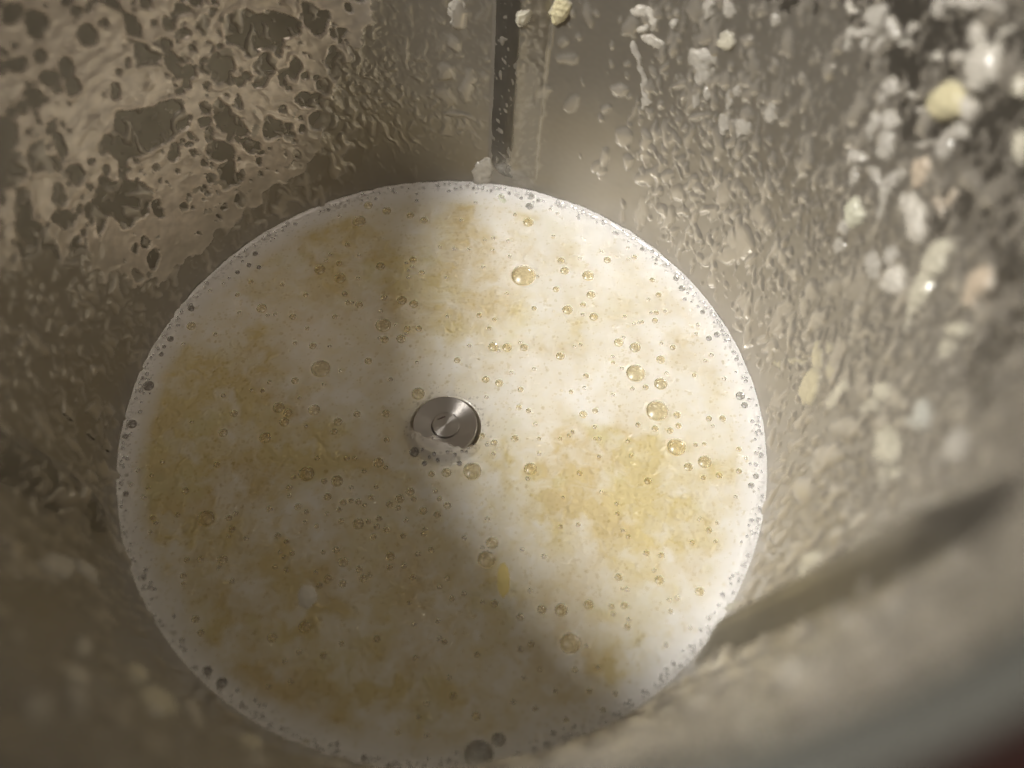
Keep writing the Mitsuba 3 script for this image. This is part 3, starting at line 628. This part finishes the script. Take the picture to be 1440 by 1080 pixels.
PR, PL, PT = 'pulp pieces on the right wall', 'pulp pieces on the dim near wall at lower left', 'pulp pieces on the far wall'
PP = [
 ('large white star-shaped pulp lump with pointed arms, high on the right wall', WHITE, '1388 90 24 34 20 2.6;1376 46 9 20 -5 1.6;1415 47 7 20 35 1.6;1352 81 16 7 5 1.2;1377 118 15 14 0 2.2', PR),
 ('pale yellow nugget of pulp below the white star-shaped lump', YELLOW, '1340 142 27 29 0 3.4', PR),
 ('white smear hugging the right side of the pale yellow nugget', WHITE, '1366 148 9 24 -15 1.8;1300 154 16 8 -10 0.9', PR),
 ('long pale strand across the top edge of the photo, right of the brownish reflection', GREY, '1375 4 42 11 0 1.6', PR),
 ('branching pale smear of pulp inside the brownish reflection at the upper right', GREY, '1212 46 26 10 -8 1.5;1234 20 14 20 20 1.4;1194 64 6 13 15 1.1;1240 58 6 18 25 1.2;1222 62 5 8 0 1;1258 40 7 18 -20 1.2', PR),
 ('shiny slim sliver at the very top above the branching pale smear', WHITE, '1202 10 5 13 -35 1.3', PR),
 ('pinkish white clot below the branching smear, with a foot pointing left', GREY, '1256 122 11 16 0 1.5;1246 138 15 6 -10 1.1', PR),
 ('small shiny oval drop just right of the pinkish white clot', WHITE, '1287 133 9 6 0 1.2', PR),
 ('small round white drop left of the star-shaped lump', WHITE, '1317 81 8 6 20 1.2', PR),
 ('small round drop between the branching smear and the star-shaped lump', GREY, '1273 62 9 7 0 1.1', PR),
 ('small drop above the round one, right of the branching smear', GREY, '1286 39 9 8 0 1.1', PR),
 ('pair of grey clots near the top edge, left of the long pale strand', GREY, '1320 12 10 15 0 1.2;1338 2 8 8 0 1', PR),
 ('cream lump cut by the right edge of the photo, beside the star-shaped lump', CREAM, '1440 119 10 16 0 1.8', PR),
 ('cream lump cut by the right edge of the photo, the lower of two', CREAM, '1440 205 9 24 0 2', PR),
 ('grey three-pronged clot below the pale yellow nugget', GREY, '1350 187 11 13 20 1.5;1330 204 11 20 10 1.2;1302 204 16 6 -15 .9', PR),
 ('tall whitish drip in two lobes left of the yellow nugget', GREY, '1256 170 13 14 0 1.8;1249 202 12 26 5 1.6;1231 175 9 16 10 1.4', PR),
 ('bluish white cap of pulp above the greenish white nugget', GREY, '1207 221 14 11 10 1.6;1203 248 6 18 8 1', PR),
 ('smooth greenish white oval nugget standing alone on the right wall', GREEN, '1206 296 13 21 5 2.4', PR),
 ('grey V-shaped splash right of the greenish white nugget', GREY, '1246 268 9 22 0 1.1;1234 248 7 18 -30 1.1;1262 252 7 18 35 1.1;1240 300 5 24 8 .7', PR),
 ('pinkish almond-shaped drip above the long shiny drip', BEIGE, '1298 242 13 24 18 1.7', PR),
 ('long shiny white drip with a pointed lower end on the right wall', WHITE, '1291 304 13 40 -8 2.2;1275 288 8 20 -5 1.2', PR),
 ('little beige V-shaped drip right of the long shiny drip', BEIGE, '1339 281 7 13 30 1.1;1323 288 6 17 -10 1', PR),
 ('big slanting cream slug of pulp with a thin tail running down', CREAM, '1322 364 15 30 22 2.4;1338 350 9 9 0 1.4;1302 404 14 32 22 2.2;1288 432 9 20 25 1.2;1279 452 4 14 20 .7', PR),
 ('bright wet white nugget left of the big slanting slug', WHITE, '1262 394 15 24 8 2.6', PR),
 ('small pale clot just above the bright wet white nugget', GREY, '1256 360 10 16 10 1.4', PR),
 ('leaf-shaped grey drip left of the bright wet nugget', GREY, '1229 372 10 22 -12 1.1', PR),
 ('narrow shiny drip left of and below the greenish white nugget', GREY, '1188 322 6 12 0 1.1;1181 346 7 11 0 .9', PR),
 ('beige slug of pulp right of the big slanting slug', BEIGE, '1381 400 13 32 32 2.2', PR),
 ('blurred greenish triangle of pulp below the beige slug', CREAM, '1352 463 18 12 -15 1.6;1334 488 14 14 0 1', PR),
 ('large splat of yellow pulp with arms spreading up and left, close to the milk', (0.66, 0.60, 0.42), '1142 545 13 30 12 1.9;1151 500 8 22 0 1.2;1122 508 14 7 -10 .9;1097 513 11 5 -5 .8;1168 488 6 10 0 .7;1171 522 9 19 -10 .8', PR),
 ('slanting cream strip of pulp right of the yellow splat', CREAM, '1180 556 9 26 38 1.2;1192 542 8 10 0 1.0', PR),
 ('pale lumpy clot further right of the yellow splat', CREAM, '1243 550 17 13 -10 1.5;1226 572 18 10 -10 .8', PR),
 ('translucent grey diamond of pulp right of the pale lumpy clot', (0.62, 0.62, 0.56), '1302 582 14 24 0 1.4;1284 596 9 12 0 .8', PR),
 ('big yellow-white lump of pulp lower on the right wall', CREAM, '1254 626 17 30 0 2.4;1263 668 9 9 0 1.6;1243 672 8 16 0 .9', PR),
 ('faint blurred grey smear right of the big yellow-white lump', GREY, '1348 628 15 27 30 1.3', PR),
 ('pale flat chip of pulp near the lower right of the milk, above the rib', CREAM, '1146 788 18 10 -15 1.5;1135 806 9 15 20 1.2', PR),
 ('blurred pale clot under the lower right rib', GREY, '1127 950 24 11 -35 1.4', PR),
 ('blurred round pale clot near the bottom edge at lower right', CREAM, '1083 1020 15 12 0 1.5', PR),
 ('small whitish fleck where the lower right rib meets the milk', GREY, '1056 867 6 8 0 1', PR),
 ('tiny green-white fleck at the milk edge below the small whitish fleck', GREEN, '1031 853 9 6 -20 .8', PR),
 ('blurred white dot on the lower right rib', GREY, '1261 863 10 9 0 1.3', PR),
 ('blurred grey dash left of the white dot on the lower right rib', GREY, '1197 872 12 6 0 .9', PR),
 ('small whitish clot just outside the milk at the bottom', GREY, '893 1027 12 6 15 .9', PR),
 ('hook-shaped white pulp curl at the top of the far wall', WHITE, '900 15 13 9 -20 1.1;918 24 9 17 -15 1.3;905 39 10 6 0 1', PT),
 ('shiny wedge right under the hook-shaped curl', WHITE, '917 55 18 6 18 1', PT),
 ('club-shaped drip running down below the hook-shaped curl', GREY, '897 76 6 20 -20 .9;906 118 5 26 -12 .7;909 140 8 13 -5 1', PT),
 ('plain rounded pale chip on the upper far wall, right of the crumbly clump', CREAM, '1024 58 14 14 0 1.5', PT),
 ('crumbly pale clump with two drips under it on the upper far wall', GREY, '988 80 19 14 0 1.2;990 105 13 18 0 1;977 138 8 18 0 .8;996 132 6 9 0 1', PT),
 ('upright pale clot at the top edge above the crumbly clump', GREY, '997 14 9 18 0 1.1', PT),
 ('upright pale clot at the top edge above the rounded pale chip', GREY, '1027 12 9 20 -20 1.1', PT),
 ('small grey drop left of the crumbly clump, near the top edge', GREY, '950 34 7 9 0 .9', PT),
 ('small round drop at the top left of the brownish reflection', GREY, '1093 26 8 10 0 .9', PT),
 ('grey pointed flake on the far wall between the clump and the right wall', GREY, '1084 160 10 18 0 .9', PT),
 ('ragged grey flake left of the pointed flake', GREY, '1045 178 11 18 20 .9', PT),
 ('long branching drip under the rounded pale chip', GREY, '1027 138 5 20 15 .7;1020 172 9 20 5 .8;1038 126 6 10 0 .7', PT),
 ('whitish clot at the foot of the top rib where it enters the milk', GREY, '680 236 13 18 20 1.0;676 250 12 9 0 .8', PT),
 ('pale clot hanging on the ridge of the top rib at the top edge', CREAM, '740 6 14 12 0 1.4', PT),
 ('yellow oval nugget at the top edge just right of the top rib', YELLOW, '788 12 15 20 20 2.0', PT),
 ('whitish smear on the far wall left of the top rib at the top edge', GREY, '643 16 13 18 0 .8', PT),
 ('large blurred cream smear on the dim wall at lower left', CREAM, '216 990 32 14 32 2.2;190 948 18 11 25 1.4', PL),
 ('blurred pale smear right of the large cream smear at lower left', GREY, '270 1006 10 24 -30 1.3', PL),
 ('blurred pale spot above the large cream smear at lower left', GREY, '114 912 12 16 -10 1.4', PL),
 ('broad blurred grey smear near the left edge below the left rib', GREY, '80 796 26 16 20 1.4', PL),
 ('slim pale drip beside the broad grey smear at the left', GREY, '121 806 8 24 -40 1.3', PL),
 ('pale clot beside the milk edge near the bottom left', CREAM, '350 1046 20 9 18 1.2', PL),
 ('small white fleck at the left edge of the milk below the left rib', GREY, '167 772 8 8 0 .7', PL),
 ('very blurred pale streak in the bottom left corner', GREY, '45 1000 22 14 20 1.6', PL),
 ('very blurred pale streak right of the bottom left corner', GREY, '105 985 12 26 -40 1.6', PL),
]
for lab, col, es, grp in PP:
    pulp_piece('pulp_piece', lab, [tuple(map(float, e.split())) for e in es.split(';')], col, grp)


# pulp floating in the milk
def floating(label, u, v, a, b, rot, h, color):
    c = on_milk(u, v, 0.2)
    m = trimesh.creation.icosphere(4)
    q_ = m.vertices.copy()
    q_ *= (1 + 0.5 * (meshkit.fbm(q_ * 1.7 + u, 3, 61) - 0.5))[:, None]
    e = np.linalg.norm(c - CAM) / FPX
    r = math.radians(-rot)
    q_ = q_ * [a * e, b * e * 1.08, h]
    q_ = q_ @ np.array([[math.cos(r), math.sin(r), 0], [-math.sin(r), math.cos(r), 0], [0, 0, 1]])
    q_ += [c[0], c[1], h_at(c[0], c[1]) - 0.25 * h]
    key, k = 'floating_pulp', 0
    while key in scene:
        k += 1; key = f'floating_pulp_{k:03d}'
    col = (0.92 + 0.16 * meshkit.fbm(q_ / 1.2, 2, 62))[:, None] * np.array(color)
    put(key, (q_ * U, m.faces), 'pulp', True, color=np.clip(col, 0, 1))
    labels[key] = {'label': label, 'category': 'fruit pulp'}


floating('long yellow piece of pulp floating upright below the largest pair of bubbles', 708, 815, 9, 24, 5, 0.35, (0.72, 0.60, 0.25))
floating('white lump of pulp floating in the lower left of the milk', 432, 838, 13, 15, 0, 0.7, (0.74, 0.71, 0.63))
floating('greenish sliver of pulp at the milk edge below the top rib', 706, 279, 5, 9, -25, 0.4, (0.62, 0.63, 0.50))
